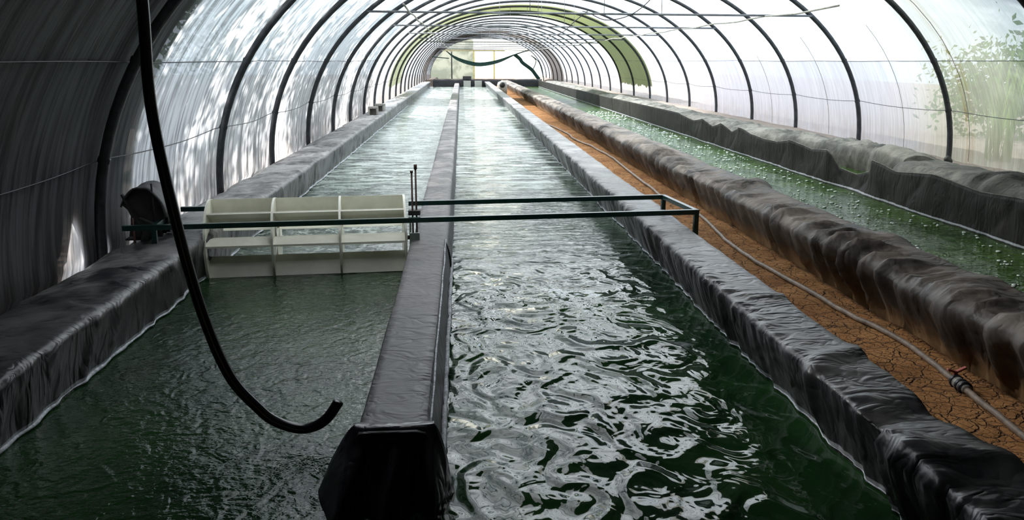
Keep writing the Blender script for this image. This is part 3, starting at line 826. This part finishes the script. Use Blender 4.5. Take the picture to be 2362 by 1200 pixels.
tag(tube('rope', smooth_path([(5.0, 61.5, .9), (5.2, 61.5, 1.5), (4.85, 61.5, 1.85), (5.4, 61.5, 1.4), (5.7, 61.5, .5), (5.75, 61.5, .1)]), .03, 'net'), 'thin green rope looping beside the rolled net at the far right', 'rope')
# tie wire of the net on the left
tag(tube('rope', smooth_path([(-2.02, 61.5, 1.77), (-1.9, 61.5, 1.76), (-1.4, 61.5, 1.70), (-.8, 61.5, 1.66)]), .03, 'net'), 'thin green rope at the far left below the net', 'rope')

# ------------------------------------------------------------ outside: dark cover over the near bays (roof part added for shade), trees, reeds
def cover():
    y0, y1 = -3.0, 6.62; ys = []; y = y0
    while y < y1: ys.append(y); y += .05
    ys.append(y1); nt = 70; vs = []; fs = []
    for y in ys:
        rag = -.10+.10*max(0, nz(y*2.5, 3)+.15)+.13*abs(nz(y*7, 5)) + .36*math.exp(-((y-5.68)/.13)**2) + .22*math.exp(-((y-6.2)/.06)**2) - .2*math.exp(-((y-6.45)/.2)**2)
        t0 = arch_t_at(.2+max(0, rag), -1, .095)
        for i in range(nt+1):
            t = t0+(.985-t0)*i/nt; x, z = arch(t, .095+.008*nz(y*2, t*9)); z = .02 if (i == 0 and rag < .02) else z; k_ = sm(t, .34, .5)
            vs.append((x, y+(k_*(3.9-1.5*sm(t, .74, .82))-sm(t, .21, .26)*(1-k_)*3.0)*(y-y0)/(y1-y0)+(.03*nz(t*9, 2) if y == y1 else 0), z))  # unseen roof and right edge shaped to dim the foreground and light the wheel
    for j in range(len(ys)-1):
        for i in range(nt):
            a = j*(nt+1)+i; fs.append((a, a+1, a+nt+2, a+nt+1))
    return obj('tunnel_shade_cover', (vs, fs), 'tarp')
tag(cover(), 'dark cover cloth over the nearest bays, ragged lower edge, unseen roof part added for shade', 'cover')

def leaf_mesh(n, shape, size, m, name, parent, seed):
    rnd = random.Random(seed); vs = []; fs = []
    for _ in range(n):
        p = shape(rnd); s = size*rnd.uniform(.6, 1.4)
        u = Vector((rnd.gauss(0, 1), rnd.gauss(0, 1), rnd.gauss(0, 1))).normalized(); q = Vector((rnd.gauss(0, 1), rnd.gauss(0, 1), rnd.gauss(0, 1))); q = (q-u*q.dot(u)).normalized()
        k_ = len(vs); c = u.cross(q)*s*.08
        vs += [tuple(p-u*s), tuple(p+q*s*.45+c), tuple(p+u*s), tuple(p-q*s*.45+c)]; fs.append((k_, k_+1, k_+2, k_+3))
    return obj(name, (vs, fs), m, parent, False)
def tree(x, y, h, r, seed, lab):
    e = empty('tree', (x, y, .05), lab, 'tree', 'trees outside the left wall')
    rnd = random.Random(seed)
    bm = bmesh.new(); add_tube(bm, smooth_path([(0, 0, -.1), (.1, .05, h*.3), (-.05, .1, h*.6), (.05, 0, h*.9)], 5), [.13-.10*q/15 for q in range(16)], 8)
    for b in range(7):
        a = rnd.uniform(0, 6.28); z = h*rnd.uniform(.3, .75)
        add_tube(bm, smooth_path([(0, 0, z), (r*.5*math.cos(a), r*.5*math.sin(a), z+.4), (r*.9*math.cos(a), r*.9*math.sin(a), z+.9)], 4), [.05-.005*q for q in range(9)], 6)
    obj('trunk', bm, 'bark', e)
    cl = [Vector((rnd.gauss(0, r*.42), rnd.gauss(0, r*.5), h*.56+rnd.gauss(0, h*.20))) for _ in range(46)]
    def shp(rn):
        c = rn.choice(cl); return c+Vector((rn.gauss(0, .30), rn.gauss(0, .30), rn.gauss(0, .24)))
    leaf_mesh(5200, shp, .10, 'leaf', 'crown', e, seed)
TR = [(-5.6, 8.6, 7.2, 1.9), (-7.0, 12.0, 10.0, 2.3), (-5.6, 15.6, 7.4, 2.0), (-7.2, 19.4, 10.2, 2.4), (-5.8, 23.2, 7.8, 2.1)]
for i, t in enumerate(TR):
    tree(*t, 40+i, f'leafy tree standing outside the left greenhouse wall, {ORD[i]} along the row')
def reed(x, y, h, seed, lab):
    rnd = random.Random(seed); bm = bmesh.new()
    for q in range(26):
        a = rnd.uniform(0, 6.28); L_ = h*rnd.uniform(.5, 1); sp = rnd.uniform(.15, .55)*h*.5
        p0 = Vector((rnd.gauss(0, .10), rnd.gauss(0, .12), 0)); p1 = p0+Vector((math.cos(a)*sp*.4, math.sin(a)*sp*.4, L_*.7)); p2 = p0+Vector((math.cos(a)*sp, math.sin(a)*sp, L_*.95))
        w_ = .022; n_ = Vector((-math.sin(a), math.cos(a), 0))
        pt = [p0, p0.lerp(p1, .5), p1, p2]
        L1 = [bm.verts.new(p+n_*w_*(1-k_/3.2)) for k_, p in enumerate(pt)]; L2 = [bm.verts.new(p-n_*w_*(1-k_/3.2)) for k_, p in enumerate(pt)]
        for k_ in range(3): bm.faces.new((L1[k_], L1[k_+1], L2[k_+1], L2[k_]))
    o = obj('reed_clump', bm, 'leaf2'); o.location = (x, y, .1); tag(o, lab, 'plant', 'plants outside the right wall')
reed(7.6, 11.9, 2.3, 3, 'tall green reeds behind the film between the two nearest right hoops')
reed(7.6, 10.2, 2.0, 4, 'green reeds seen through the film right of the nearest right hoop')
reed(7.5, 9.3, 1.6, 5, 'green plants seen through the film at the right edge of the picture')

for i, (x, y, r_, h_, lab) in enumerate(((9.2, 12.2, 1.0, 1.9, 'leafy shrub outside the right wall, showing green through the film at the right edge'), (9.8, 15.6, 1.1, 1.7, 'leafy shrub outside the right wall, behind the nearest right hoop'))):
    e = empty('shrub', (x, y, .08), lab, 'shrub', 'shrubs outside the right wall')
    bm = bmesh.new()
    for q in range(6):
        a = q*1.05; add_tube(bm, [(0, 0, -.1), (.25*math.cos(a), .25*math.sin(a), h_*.45), (.5*math.cos(a), .5*math.sin(a), h_*.8)], [.03, .02, .01], 6)
    obj('stem', bm, 'bark', e)
    leaf_mesh(2600, lambda rn: Vector((rn.gauss(0, r_*.42), rn.gauss(0, r_*.5), max(.1, h_*.55+rn.gauss(0, h_*.22)))), .07, 'leaf', 'foliage', e, 90+i)
